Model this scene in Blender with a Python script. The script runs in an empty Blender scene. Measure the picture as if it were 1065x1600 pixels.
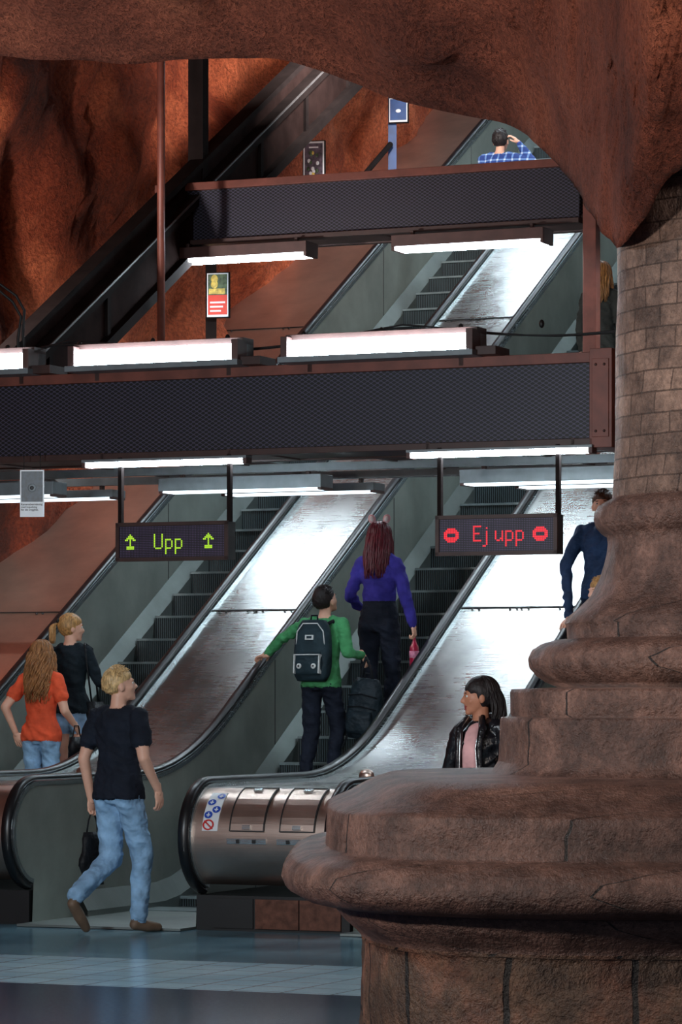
import bpy, math, random
from math import sin, cos, pi, radians, sqrt
from mathutils import Vector, Matrix, noise, Quaternion
from mathutils.bvhtree import BVHTree
random.seed(7)
scn = bpy.context.scene
try:
    scn.view_settings.view_transform = 'Standard'
    scn.view_settings.look = 'None'
except Exception as e:
    print(e)

# ------------------------------------------------------------------ camera
F = 5318.0; EYE = 1.6; HOR = 1087.0; CX = 532.5
cam = bpy.data.cameras.new("camera"); camo = bpy.data.objects.new("camera", cam)
scn.collection.objects.link(camo); scn.camera = camo
camo.location = (0, 0, EYE); camo.rotation_euler = (radians(90), 0, 0)
cam.sensor_width = 36; cam.lens = F/1600*36; cam.shift_y = (HOR-800)/1600
cam.clip_end = 200
def S(px, py, d):            # surveyed picture position at a depth -> metres
    return Vector(((px-CX)*d/F, d, EYE+(HOR-py)*d/F))

TH = radians(23.5)
ME = Matrix.Translation((-2.33, 23.5, 0)) @ Matrix.Rotation(-TH, 4, 'Z')   # escalator frame: x across, y along, z up

# ------------------------------------------------------------------ materials
def C(r, g, b):
    f = lambda c: ((c/255)/12.92 if c/255 <= .04045 else ((c/255+.055)/1.055)**2.4)
    return (f(r), f(g), f(b), 1)
class NT:
    def __init__(s, name):
        s.m = bpy.data.materials.new(name); s.m.use_nodes = True
        s.t = s.m.node_tree; s.b = s.t.nodes['Principled BSDF']
    def n(s, typ, **kw):
        nd = s.t.nodes.new(typ)
        return nd
    def l(s, a, b): s.t.links.new(a, b)
    def math(s, op, a, b=None, clamp=False):
        nd = s.t.nodes.new('ShaderNodeMath'); nd.operation = op; nd.use_clamp = clamp
        for i, x in enumerate((a, b)):
            if x is None: continue
            if isinstance(x, (int, float)): nd.inputs[i].default_value = x
            else: s.l(x, nd.inputs[i])
        return nd.outputs[0]
    def coord(s, kind='Object', scale=(1, 1, 1)):
        tc = s.t.nodes.new('ShaderNodeTexCoord'); mp = s.t.nodes.new('ShaderNodeMapping')
        mp.inputs['Scale'].default_value = scale
        s.l(tc.outputs[kind], mp.inputs['Vector']); return mp.outputs[0]
    def noise(s, vec, scale, detail=4, rough=.55):
        nd = s.t.nodes.new('ShaderNodeTexNoise'); s.l(vec, nd.inputs['Vector'])
        nd.inputs['Scale'].default_value = scale; nd.inputs['Detail'].default_value = detail
        nd.inputs['Roughness'].default_value = rough; return nd.outputs['Fac']
    def ramp(s, fac, stops):
        nd = s.t.nodes.new('ShaderNodeValToRGB'); s.l(fac, nd.inputs[0]); e = nd.color_ramp.elements
        while len(e) < len(stops): e.new(.5)
        for i, (p, c) in enumerate(stops):
            e[i].position = p; e[i].color = c if len(c) == 4 else (*c, 1)
        return nd.outputs[0]
    def mix(s, fac, a, b, mode='MIX'):
        nd = s.t.nodes.new('ShaderNodeMix'); nd.data_type = 'RGBA'; nd.blend_type = mode
        for i, x in ((0, fac), (6, a), (7, b)):
            if isinstance(x, (int, float)): nd.inputs[i].default_value = x
            elif isinstance(x, tuple): nd.inputs[i].default_value = x
            else: s.l(x, nd.inputs[i])
        return nd.outputs[2]
    def bump(s, h, strength=.5, dist=.02, prev=None, inv=False):
        nd = s.t.nodes.new('ShaderNodeBump'); s.l(h, nd.inputs['Height']); nd.invert = inv
        nd.inputs['Strength'].default_value = strength; nd.inputs['Distance'].default_value = dist
        if prev is not None: s.l(prev, nd.inputs['Normal'])
        s.l(nd.outputs[0], s.b.inputs['Normal']); return nd.outputs[0]

def plain(name, col, rough=.6, metal=0, var=.25, vs=8, bump=0, bs=60, bd=.004, spec=.5):
    n = NT(name); v = n.coord()
    nz = n.noise(v, vs, 4)
    dark = tuple(c*(1-var) for c in col[:3])+(1,); lite = tuple(min(1, c*(1+var)) for c in col[:3])+(1,)
    n.l(n.ramp(nz, [(.3, dark), (.7, lite)]), n.b.inputs['Base Color'])
    n.b.inputs['Roughness'].default_value = rough; n.b.inputs['Metallic'].default_value = metal
    n.b.inputs['Specular IOR Level'].default_value = spec
    if bump: n.bump(n.noise(v, bs, 3), bump, bd)
    return n.m
def emis(name, col, st):
    n = NT(name); n.b.inputs['Base Color'].default_value = (.8, .8, .8, 1)
    n.b.inputs['Emission Color'].default_value = col; n.b.inputs['Emission Strength'].default_value = st
    return n.m
def cloth(name, col, rough=.85, wr=.5, var=.25):
    n = NT(name); v = n.coord()
    a = n.noise(v, 9, 3, .5)
    dark = tuple(c*(1-var) for c in col[:3])+(1,); lite = tuple(min(1, c*(1+var)) for c in col[:3])+(1,)
    n.l(n.ramp(a, [(.3, dark), (.7, lite)]), n.b.inputs['Base Color'])
    n.b.inputs['Roughness'].default_value = rough
    n.b.inputs['Specular IOR Level'].default_value = .25
    b = n.bump(n.noise(v, 11, 2, .4), wr, .05)
    w2 = n.noise(n.coord(scale=(1, 1, 1.6)), 24, 2, .4)
    b = n.bump(w2, wr*.6, .02, b)
    n.bump(n.noise(v, 220, 2), .2, .002, b)
    return n.m
def rock(name, stops, scale=.6, fine=40, fd=.05):
    n = NT(name); v = n.coord()
    big = n.noise(v, scale, 5, .6)
    col = n.ramp(big, stops)
    sp = n.noise(v, fine, 5, .7)
    col = n.mix(.62, col, n.ramp(sp, [(.36, (.18, .14, .13)), (.60, (1, 1, 1))]), 'MULTIPLY')
    n.l(col, n.b.inputs['Base Color']); n.b.inputs['Roughness'].default_value = .8
    n.b.inputs['Specular IOR Level'].default_value = .25
    b = n.bump(n.noise(v, 2.5, 6, .6), .8, .22)
    b = n.bump(n.noise(v, 12, 4, .6), .6, .06, b)
    n.bump(n.noise(v, fine, 5, .7), 1.0, fd, b)
    return n.m

m_rock_wall = rock("rock_wall_orange", [(.30, C(80, 32, 16)), (.45, C(160, 70, 40)), (.58, C(224, 118, 76)), (.8, C(180, 80, 46))], .55, 30, .06)
m_rock_front = rock("rock_canopy_red", [(.28, C(100, 50, 38)), (.5, C(166, 90, 66)), (.7, C(202, 118, 86))], .7, 40, .06)

def steel(name, col, rough=.3, var=.3, metal=.95, rv=.12, brush=(1.2, 30, 30), bs=.12):
    n = NT(name); v = n.coord(scale=(1, 1, 1))
    a = n.noise(v, 1.6, 6, .6)
    dark = tuple(c*(1-var) for c in col[:3])+(1,); lite = tuple(min(1, c*(1+var)) for c in col[:3])+(1,)
    n.l(n.ramp(a, [(.3, dark), (.7, lite)]), n.b.inputs['Base Color'])
    b2 = n.noise(n.coord(scale=(1.5, .5, .5)), 1.7, 4, .6)
    st = n.noise(n.coord(scale=brush), 3.0, 3, .6)
    r = n.math('ADD', n.math('MULTIPLY', st, .10), n.math('MULTIPLY', b2, rv))
    r = n.math('ADD', r, rough-.05-rv*.5)
    n.l(r, n.b.inputs['Roughness']); n.b.inputs['Metallic'].default_value = metal
    n.bump(st, bs, .01)
    return n.m
m_deck = steel("brushed_steel_deck", C(170, 170, 168), .275, .3, .97, .14, (1.2, 26, 26), .12)
m_inner = steel("brushed_steel_inner", C(180, 188, 180), .44, .2, .75, .1, (2, 2, 30), .06)
m_skirt = steel("skirt_steel", C(130, 138, 136), .5, .2, .8, .1)
m_cap = steel("brushed_steel_cap", C(200, 178, 166), .34, .2, .97, .08, (1.5, 40, 40), .08)  # warm tint puts the orange rock's reflection into the steel colour
m_leftdeck = steel("brushed_steel_side", C(206, 180, 164), .32, .2, .92, .12)
m_guide = steel("polished_steel_guide", C(205, 215, 218), .25, .1)
m_rubber = plain("handrail_rubber", C(16, 17, 20), .35, 0, .2)
m_black = plain("black_skirting", C(18, 18, 20), .5)
m_basepanel = plain("base_panel_brown", C(100, 66, 54), .35, .3, .4, 20)

def step_mat():
    n = NT("escalator_step_ribbed"); v = n.coord()
    w = n.n('ShaderNodeTexWave'); n.l(v, w.inputs['Vector']); w.inputs['Scale'].default_value = 16; w.bands_direction = 'X'
    n.l(n.ramp(w.outputs['Fac'], [(.2, C(10, 14, 16)), (.8, C(66, 80, 84))]), n.b.inputs['Base Color'])
    n.b.inputs['Metallic'].default_value = .3; n.b.inputs['Roughness'].default_value = .5
    n.bump(w.outputs['Fac'], .6, .01); return n.m
m_step = step_mat()
m_tread = plain("escalator_tread", C(52, 60, 62), .5, .4, .3, 40)
m_nose = plain("step_nosing", C(110, 122, 124), .5, .3)

m_frame = plain("beam_paint_brown", C(112, 60, 48), .5, .1, .3, 6)
m_framed = plain("beam_paint_dark", C(62, 40, 36), .5, .1, .3, 6)
m_truss = plain("truss_dark", C(32, 25, 24), .9, 0, .3, 5, spec=.08)
m_house = plain("lamp_housing_grey", C(120, 128, 132), .45, .2, .15)
m_housed = plain("lamp_housing_brown", C(80, 54, 50), .5, .1, .2)
COOL = (.74, .90, 1, 1)
m_tube = emis("fluorescent_tube", COOL, 50)
m_tubel = emis("fluorescent_tube_beam", COOL, 52)
m_tubeb = emis("fluorescent_tube_soft", COOL, 3.0)
def mesh_mat():
    n = NT("expanded_metal_mesh"); tc = n.t.nodes.new('ShaderNodeTexCoord')
    sp = n.t.nodes.new('ShaderNodeSeparateXYZ'); n.l(tc.outputs['Object'], sp.inputs[0])
    a = n.math('COSINE', n.math('MULTIPLY', sp.outputs[0], 2*pi/.050)); b = n.math('COSINE', n.math('MULTIPLY', sp.outputs[2], 2*pi/.030))
    f = n.math('ABSOLUTE', n.math('ADD', a, b))
    k = n.math('LESS_THAN', f, .5)
    col = n.mix(k, C(8, 8, 14), C(72, 68, 88)); n.l(col, n.b.inputs['Base Color'])
    n.b.inputs['Roughness'].default_value = .5; n.b.inputs['Metallic'].default_value = .2
    n.bump(k, .5, .01); return n.m
m_mesh = mesh_mat()

def floor_mat():
    n = NT("station_floor_tiles"); tc = n.t.nodes.new('ShaderNodeTexCoord')
    sp = n.t.nodes.new('ShaderNodeSeparateXYZ'); n.l(tc.outputs['Object'], sp.inputs[0]); y = sp.outputs[1]
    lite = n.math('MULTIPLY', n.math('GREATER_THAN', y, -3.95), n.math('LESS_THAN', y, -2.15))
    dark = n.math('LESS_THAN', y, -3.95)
    v = n.coord()
    def brick(w, h, mortar):
        b = n.t.nodes.new('ShaderNodeTexBrick'); n.l(v, b.inputs['Vector']); b.offset = 0
        b.inputs['Scale'].default_value = 1; b.inputs['Brick Width'].default_value = w; b.inputs['Row Height'].default_value = h
        b.inputs['Mortar Size'].default_value = mortar
        b.inputs['Color1'].default_value = (1, 1, 1, 1); b.inputs['Color2'].default_value = (.86, .86, .86, 1); b.inputs['Mortar'].default_value = (.35, .35, .35, 1)
        return b.outputs['Color']
    br = n.mix(lite, brick(.6, .6, .008), brick(.3, .3, .008))
    sp2 = n.noise(v, 45, 4, .7); big = n.noise(v, 1.3, 3)
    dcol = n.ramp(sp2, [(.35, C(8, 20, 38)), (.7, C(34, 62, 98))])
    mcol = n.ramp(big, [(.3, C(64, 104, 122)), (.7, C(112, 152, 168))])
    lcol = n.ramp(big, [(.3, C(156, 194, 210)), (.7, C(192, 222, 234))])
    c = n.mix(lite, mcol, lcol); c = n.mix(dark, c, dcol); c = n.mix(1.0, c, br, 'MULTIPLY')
    n.l(c, n.b.inputs['Base Color'])
    n.l(n.math('ADD', n.math('MULTIPLY', sp2, .2), .10), n.b.inputs['Roughness'])
    n.l(n.math('SUBTRACT', .42, n.math('MULTIPLY', dark, .27)), n.b.inputs['Specular IOR Level'])
    n.bump(br, .1, .003); return n.m
m_floor = floor_mat()

def stone(name, bw, bh, cols, mort=.006, strength=.6, mc=(.10, .09, .09, 1), warp=.12):
    n = NT(name); tc = n.t.nodes.new('ShaderNodeTexCoord')
    b = n.t.nodes.new('ShaderNodeTexBrick')
    dn = n.noise(n.coord(), 3.0, 3)
    va = n.t.nodes.new('ShaderNodeVectorMath'); va.operation = 'ADD'
    cb = n.t.nodes.new('ShaderNodeCombineXYZ'); n.l(n.math('MULTIPLY', n.math('SUBTRACT', dn, .5), warp), cb.inputs[0]); n.l(n.math('MULTIPLY', n.math('SUBTRACT', dn, .5), .02), cb.inputs[1])
    n.l(tc.outputs['UV'], va.inputs[0]); n.l(cb.outputs[0], va.inputs[1]); n.l(va.outputs[0], b.inputs['Vector'])
    b.inputs['Scale'].default_value = 1; b.inputs['Brick Width'].default_value = bw; b.inputs['Row Height'].default_value = bh
    b.inputs['Mortar Size'].default_value = mort; b.inputs['Mortar Smooth'].default_value = .3
    b.inputs['Color1'].default_value = (1, 1, 1, 1); b.inputs['Color2'].default_value = (.62, .60, .60, 1); b.inputs['Mortar'].default_value = mc
    v = n.coord()
    base = n.ramp(n.noise(v, 2.6, 6, .65), cols)
    c = n.mix(1, base, b.outputs['Color'], 'MULTIPLY')
    c = n.mix(.8, c, n.ramp(n.noise(v, 5, 6, .75), [(.38, (.26, .23, .22)), (.6, (1, 1, 1))]), 'MULTIPLY')
    c = n.mix(.6, c, n.ramp(n.noise(v, 45, 5, .7), [(.35, (.3, .28, .28)), (.62, (1, 1, 1))]), 'MULTIPLY')
    n.l(c, n.b.inputs['Base Color']); n.b.inputs['Roughness'].default_value = .5
    p = n.bump(b.outputs['Fac'], strength, .02, None, True)
    p2 = n.bump(n.noise(v, 7, 5, .7), .7, .05, p)
    n.bump(n.noise(v, 60, 4, .7), .8, .015, p2)
    return n.m
m_shaft = stone("stone_shaft_courses", .17, .085, [(.3, C(112, 90, 80)), (.55, C(156, 128, 112)), (.75, C(186, 154, 134))], .004, .4, (.3, .27, .25, 1), .05)
m_mould = stone("stone_mouldings", .9, 5.0, [(.3, C(80, 58, 52)), (.55, C(130, 98, 86)), (.75, C(166, 128, 112))], .006, .8, (.04, .035, .035, 1))
m_ped = stone("stone_pedestal_blocks", .40, .37, [(.25, C(58, 48, 36)), (.45, C(104, 78, 60)), (.6, C(132, 88, 68)), (.8, C(110, 98, 70))], .012, .9, (.03, .028, .028, 1), .06)

def skin(name, col):
    n = NT(name); v = n.coord()
    n.l(n.ramp(n.noise(v, 14, 3), [(.3, tuple(c*.88 for c in col[:3])), (.7, col)]), n.b.inputs['Base Color'])
    n.b.inputs['Roughness'].default_value = .5
    return n.m
m_skin = skin("skin_light", C(236, 182, 156)); m_skin2 = skin("skin_tan", C(196, 132, 102))
m_lips = plain("lips", C(150, 62, 60), .4, 0, .1)
m_eyew = plain("eye_white", C(225, 222, 215), .25, 0, .02); m_iris = plain("iris_dark", C(40, 26, 18), .2)
def hairm(name, col, rough=.45):
    n = NT(name); v = n.coord(scale=(1, 1, .25))
    a = n.noise(v, 70, 4, .6)
    n.l(n.ramp(a, [(.3, tuple(c*.35 for c in col[:3])), (.7, tuple(min(1, c*1.35) for c in col[:3]))]), n.b.inputs['Base Color'])
    n.b.inputs['Roughness'].default_value = rough; n.bump(a, .6, .01); return n.m

# ------------------------------------------------------------------ mesh builder
class MB:
    def __init__(s): s.v = []; s.f = []; s.m = []; s.s = []; s.mats = []; s.uvf = None
    def mi(s, m):
        if m not in s.mats: s.mats.append(m)
        return s.mats.index(m)
    def add(s, vs, fs, m, smooth=False, T=None):
        o = len(s.v); s.v += [tuple(T @ Vector(v)) if T else tuple(v) for v in vs]
        if isinstance(m, list): mm = [s.mi(x) for x in m]
        else: mm = [s.mi(m)]*len(fs)
        for f, k in zip(fs, mm): s.f.append([i+o for i in f]); s.m.append(k); s.s.append(smooth)
    def box(s, x0, x1, y0, y1, z0, z1, m, T=None):
        vs = [(x, y, z) for x in (x0, x1) for y in (y0, y1) for z in (z0, z1)]
        s.add(vs, [(0, 1, 3, 2), (4, 6, 7, 5), (0, 4, 5, 1), (2, 3, 7, 6), (0, 2, 6, 4), (1, 5, 7, 3)], m, False, T)
    def prim(s, p, m, smooth=True, T=None): s.add(p[0], p[1], m, smooth, T)
    def obj(s, name, M=None, bevel=0, uvf=None):
        me = bpy.data.meshes.new(name); me.from_pydata(s.v, [], s.f)
        for m in s.mats: me.materials.append(m)
        me.polygons.foreach_set('material_index', s.m); me.polygons.foreach_set('use_smooth', s.s)
        if uvf:
            ul = me.uv_layers.new(name='UVMap')
            for p in me.polygons:
                for li in p.loop_indices: ul.data[li].uv = uvf(me.vertices[me.loops[li].vertex_index].index)
        me.update(); ob = bpy.data.objects.new(name, me); scn.collection.objects.link(ob)
        if M is not None: ob.matrix_world = M
        if bevel:
            b = ob.modifiers.new('bevel', 'BEVEL'); b.width = bevel; b.segments = 2; b.limit_method = 'ANGLE'
        return ob

def frame(d):
    d = d.normalized(); up = Vector((0, 0, 1)) if abs(d.z) < .95 else Vector((0, 1, 0))
    a = d.cross(up).normalized(); b = a.cross(d).normalized(); return a, b
def tube(pts, r, n=8, cap=True):
    pts = [Vector(p) for p in pts]; rs = r if isinstance(r, (list, tuple)) else [r]*len(pts)
    vs = []; fs = []; a = None
    for i, p in enumerate(pts):
        d = (pts[min(i+1, len(pts)-1)]-pts[max(i-1, 0)])
        if d.length < 1e-9: d = Vector((0, 0, 1))
        d.normalize()
        if a is None: a, b = frame(d)
        else:
            a = (a-d*a.dot(d)).normalized(); b = a.cross(d).normalized()
        for k in range(n):
            t = 2*pi*k/n; vs.append(p+(a*cos(t)+b*sin(t))*rs[i])
    for i in range(len(pts)-1):
        for k in range(n):
            k2 = (k+1) % n; fs.append((i*n+k, i*n+k2, (i+1)*n+k2, (i+1)*n+k))
    if cap: fs.append(tuple(range(n))[::-1]); fs.append(tuple((len(pts)-1)*n+k for k in range(n)))
    return vs, fs
def rcone(a, b, ra, rb, n=14):
    a = Vector(a); b = Vector(b); d = (b-a).normalized(); P = []; R = []
    for k in (90, 65, 40, 18): P.append(a-d*ra*sin(radians(k))); R.append(max(.0008, ra*cos(radians(k))))
    for q in (0, .33, .67, 1): P.append(a.lerp(b, q)); R.append(ra+(rb-ra)*q)
    for k in (18, 40, 65, 90): P.append(b+d*rb*sin(radians(k))); R.append(max(.0008, rb*cos(radians(k))))
    return tube(P, R, n)
def ellip(c, r, seg=16, rg=10, R=None):
    vs = []; fs = []; c = Vector(c)
    for i in range(1, rg):
        ph = pi*i/rg
        for k in range(seg):
            t = 2*pi*k/seg; v = Vector((r[0]*sin(ph)*cos(t), r[1]*sin(ph)*sin(t), r[2]*cos(ph)))
            vs.append(c+(R @ v if R else v))
    vs.append(c+(R @ Vector((0, 0, r[2])) if R else Vector((0, 0, r[2])))); vs.append(c-(R @ Vector((0, 0, r[2])) if R else Vector((0, 0, r[2]))))
    T = len(vs)-2; Bm = T+1
    for i in range(rg-2):
        for k in range(seg):
            k2 = (k+1) % seg; fs.append((i*seg+k, (i+1)*seg+k, (i+1)*seg+k2, i*seg+k2))
    for k in range(seg):
        k2 = (k+1) % seg; fs.append((T, k, k2)); fs.append((Bm, (rg-2)*seg+k2, (rg-2)*seg+k))
    return vs, fs
def eloft(rings, n=24, p=2.3):
    """rings: (centre, rx, ry)"""
    vs = []; fs = []
    for c, rx, ry in rings:
        for k in range(n):
            t = 2*pi*k/n; cc = cos(t); ss = sin(t)
            vs.append(Vector(c)+Vector((rx*math.copysign(abs(cc)**(2/p), cc), ry*math.copysign(abs(ss)**(2/p), ss), 0)))
    for i in range(len(rings)-1):
        for k in range(n):
            k2 = (k+1) % n; fs.append((i*n+k, i*n+k2, (i+1)*n+k2, (i+1)*n+k))
    fs.append(tuple(range(n))[::-1]); fs.append(tuple((len(rings)-1)*n+k for k in range(n)))
    return vs, fs

# ------------------------------------------------------------------ floor
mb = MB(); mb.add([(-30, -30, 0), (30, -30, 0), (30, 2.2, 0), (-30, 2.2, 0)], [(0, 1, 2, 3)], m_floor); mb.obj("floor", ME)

# ------------------------------------------------------------------ escalators
T0 = 2.77; CT, CZ, RR = .42, .64, .38; SL = .5774
TEND = 23.0
def path(o=0):
    P = []
    for k in range(0, 17):
        a = radians(258-(258-90)*k/16); P.append((CT+(RR+o)*cos(a), CZ+(RR+o)*sin(a)))
    top = CZ+RR
    ts = [.7, 1.2, 1.7, T0-.75]+[T0-.75+1.5*k/14 for k in range(1, 15)]+[T0+.75+ (TEND-T0-.75)*k/12 for k in range(1, 13)]
    for t in ts:
        if t <= T0-.75: z = top; sl = 0
        elif t <= T0+.75: q = t-(T0-.75); z = top+SL*q*q/3.0; sl = SL*q/1.5
        else: z = top+SL*(t-T0); sl = SL
        L = sqrt(1+sl*sl); P.append((t-sl/L*o, z+o/L))
    return P
def zs(t):
    if t < 2.15: return 0.0
    if t < 3.15: q = t-2.15; return SL*q*q/2.0
    return SL*(t-2.65)
STEPT = [2.15+.36*k for k in range(0, 58)]
def stepz(t):
    z = 0.0
    for a in STEPT:
        if t >= a: z = zs(a+.18)
    return z
def sweep(mb, s0, sec, m, closed=True, smooth=False):
    cols = [path(o) for ds, o in sec]; N = len(cols[0]); K = len(sec); vs = []; fs = []
    for i in range(N):
        for j in range(K): vs.append((s0+sec[j][0], cols[j][i][0], cols[j][i][1]))
    for i in range(N-1):
        for j in range(K if closed else K-1):
            j2 = (j+1) % K; fs.append((i*K+j, i*K+j2, (i+1)*K+j2, (i+1)*K+j))
    mb.add(vs, fs, m, smooth)
def sidewall(mb, s, m, off=-.05):
    P = path(off); arc = P[:17]
    vs = [(s, t, z) for t, z in arc]+[(s, CT, 0), (s, .33, 0)]
    mb.add(vs, [tuple(range(len(vs)))], m)
    rest = P[16:]; vs = []; fs = []
    for t, z in rest: vs += [(s, t, z), (s, t, max(0, zs(t)-.45))]
    for i in range(len(rest)-1): fs.append((2*i, 2*i+1, 2*i+3, 2*i+2))
    mb.add(vs, fs, m)
HR = [(-.036, -.012), (-.04, .004), (-.03, .02), (0, .026), (.03, .02), (.04, .004), (.036, -.012), (0, -.016)]
def escalator(name, sl, sr):
    mb = MB()
    for s in (sl, sr):
        sweep(mb, s, HR, m_rubber, True, True)
        sweep(mb, s, [(-.05, -.05), (-.05, -.02), (.05, -.02), (.05, -.05)], m_guide)
    for s, sg in ((sl, 1), (sr, -1)):
        sidewall(mb, s+sg*.045, m_inner)
        vs = []; fs = []
        ts = [1.0+.25*k for k in range(int((TEND-1)/.25))]
        for t in ts:
            vs += [(s+sg*.052, t, zs(t)-.2), (s+sg*.052, t, zs(t)+.20), (s+sg*.13, t, zs(t)+.06), (s+sg*.13, t, zs(t)-.2)]
        for i in range(len(ts)-1):
            for j in range(3): fs.append((4*i+j, 4*i+j+1, 4*i+5+j, 4*i+4+j))
        mb.add(vs, fs, m_skirt)
        for t in (1.3, 4.4, 6.9, 9.4, 11.9, 14.4):
            zt = (CZ+RR if t < 2 else CZ+RR+SL*(t-T0))-.07
            mb.box(s+sg*.046-.002, s+sg*.046+.002, t-.004, t+.004, zs(t)+.1, zt, m_black)
    a = sl+.13; b = sr-.13
    mb.box(a-.08, b+.08, .1, 2.12, .004, .02, m_skirt); mb.box(a, b, 1.75, 2.13, .02, .026, m_nose)
    vs = []; fs = []; ms = []
    for k, t in enumerate(STEPT):
        z0 = 0.0 if k == 0 else zs(STEPT[k-1]+.18); z1 = zs(t+.18); o = len(vs)
        vs += [(a, t, z0), (b, t, z0), (a, t, z1-.02), (b, t, z1-.02), (a, t-.012, z1-.02), (b, t-.012, z1-.02), (a, t-.012, z1), (b, t-.012, z1), (a, t+.02, z1), (b, t+.02, z1), (a, t+.36, z1), (b, t+.36, z1)]
        for q, m in ((0, m_step), (2, m_nose), (4, m_nose), (6, m_nose), (8, m_tread)):
            fs.append((o+q, o+q+1, o+q+3, o+q+2)); ms.append(m)
    mb.add(vs, fs, ms)
    return mb.obj(name, ME)
LB, LC, LD = (-2.2, -.88), (0, 1.36), (2.44, 3.8)
for l in (LB, LC, LD): escalator("escalator", *l)

def deck(name, s1, s2, m, cap=True, hatches=False):
    mb = MB()
    a, b = s1+.045, s2-.045
    P = path(-.045)
    vs = []; fs = []; ms = []
    for t, z in P: vs += [(a, t, z), (b, t, z)]
    for i in range(len(P)-1): fs.append((2*i, 2*i+1, 2*i+3, 2*i+2)); ms.append(m_cap if i < 15 else m)
    mb.add(vs, fs, ms, True)
    mb.box(s1-.03, s2+.03, .31, 2.4, 0, .24, m_black)
    if hatches:
        mb.box(s1+.42, s1+.74, .29, .32, .02, .22, m_basepanel); mb.box(s1+.75, s2-.03, .29, .32, .02, .22, m_basepanel)
        mb.box(s1+.10, s1+.40, .295, .32, .02, .22, m_black)
    for t in (5.1, 7.65, 10.2, 12.75):
        z = CZ+RR+SL*(t-T0)-.05
        R = Matrix.Translation((0, t, z)) @ Matrix.Rotation(math.atan(SL), 4, 'X')
        mb.box(a, b, -.012, .0, 0, .006, m_black, R)
        for f in (.12, .45, .55, .88):
            x = a+(b-a)*f
            mb.prim(ellip((x-.03, -.035, .006), (.012, .012, .006), 8, 4), m_black, True, R)
            mb.prim(ellip((x+.03, -.035, .006), (.012, .012, .006), 8, 4), m_black, True, R)
    def onarc(ang, r=RR-.045):
        q = radians(ang); return CT+r*cos(q), CZ+r*sin(q)
    def patch(x0, x1, a0, a1, r, m, n=8):
        vs = []; fs = []
        for k in range(n+1):
            t, z = onarc(a0+(a1-a0)*k/n, r); t2, z2 = onarc(a0+(a1-a0)*k/n, RR-.05)
            vs += [(x0, t2, z2), (x0, t, z), (x1, t, z), (x1, t2, z2)]
        for k in range(n):
            for j in range(3): fs.append((4*k+j, 4*k+j+1, 4*k+5+j, 4*k+4+j))
        fs += [(0, 1, 2, 3), (4*n, 4*n+1, 4*n+2, 4*n+3)]
        mb.add(vs, fs, m)
    if hatches:
        for x0, x1 in ((s1+.33, s1+.58), (s1+.70, s1+.95)):
            patch(x0, x1, 105, 172, RR-.035, m_cap)
            for e in (x0, x1): patch(e-.004, e+.004, 105, 172, RR-.03, m_black)
            for e in (105, 171): patch(x0, x1, e, e+1.2, RR-.03, m_black)
            xm = (x0+x1)/2
            for aa in (112, 165): patch(xm-.03, xm+.03, aa, aa+5, RR-.02, m_guide)
            patch(x0-.02, x1+.02, 180, 186, RR-.03, m_guide)
            for q in (-.06, .06): patch(xm+q-.012, xm+q+.012, 181, 185, RR-.02, m_black)
        blue = plain("sticker_blue", C(30, 70, 170), .4, 0, .05); red = plain("sticker_red", C(190, 40, 40), .4, 0, .05); wh = plain("sticker_white", C(215, 220, 225), .4, 0, .03)
        patch(s1+.12, s1+.235, 118, 172, RR-.040, wh)
        def disc(xc, ang, rad, m, r, hole=0):
            vs = []; fs = []; n = 20
            for k in range(n):
                th = 2*pi*k/n
                for q in (hole, rad):
                    t, z = onarc(ang+math.degrees(q*sin(th)/RR), r); vs.append((xc+q*cos(th), t, z))
            for k in range(n): k2 = (k+1) % n; fs.append((2*k, 2*k+1, 2*k2+1, 2*k2))
            mb.add(vs, fs, m)
        for xc, ang in ((s1+.205, 126), (s1+.155, 136), (s1+.205, 146), (s1+.155, 153)):
            disc(xc, ang, .03, blue, RR-.036)
            patch(xc-.004, xc+.004, ang-2.5, ang+2.5, RR-.034, wh, 2); patch(xc-.014, xc+.014, ang-.3, ang+1, RR-.034, wh, 2)
        disc(s1+.165, 165, .042, red, RR-.036, .03)
        for k in range(7):
            q = (k-3)/3; patch(s1+.165+q*.028-.006, s1+.165+q*.028+.006, 165+q*4-.8, 165+q*4+.8, RR-.034, red, 1)
    mb.prim(ellip((a+.10+.35*(b-a), 2.05, CZ+RR+.0), (.06, .04, .05), 16, 8), m_cap)
    return mb.obj(name, ME)
deck("escalator_deck", -.88, 0, m_deck); deck("escalator_deck", 1.36, 2.44, m_deck, True, True)
deck("escalator_deck", 3.8, 5.6, m_deck)
deck("escalator_deck", -4.2, -2.2, m_leftdeck)

# ------------------------------------------------------------------ cave walls and shaft
def inc(t): return 0 if t < 2.65 else SL*(t-2.65)
def grid_obj(name, fn, nu, nv, m):
    vs = [fn(i/nu, j/nv) for i in range(nu+1) for j in range(nv+1)]; W = nv+1
    fs = [(i*W+j, (i+1)*W+j, (i+1)*W+j+1, i*W+j+1) for i in range(nu) for j in range(nv)]
    mb = MB(); mb.add(vs, fs, m, True); return mb.obj(name, ME)
def nz(p, sc, a): return a*noise.fractal(Vector(p)*sc, 1.0, 2.1, 4)
def wl(u, v):
    t = -22+48*u; z = 7.9*v
    zz = inc(t)*1.0-.2+z if t > 0 else z-.2
    w_ = min(1, z/5.4)
    s = -3.12-.25*sin(w_*pi*.5) + nz((0, t, zz), .55, .38)*min(1, w_*3+.35) + nz((3, t, zz), 1.6, .12)*min(1, w_*3)
    return (s, t, zz)
grid_obj("wall_left", wl, 260, 64, m_rock_wall)
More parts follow.
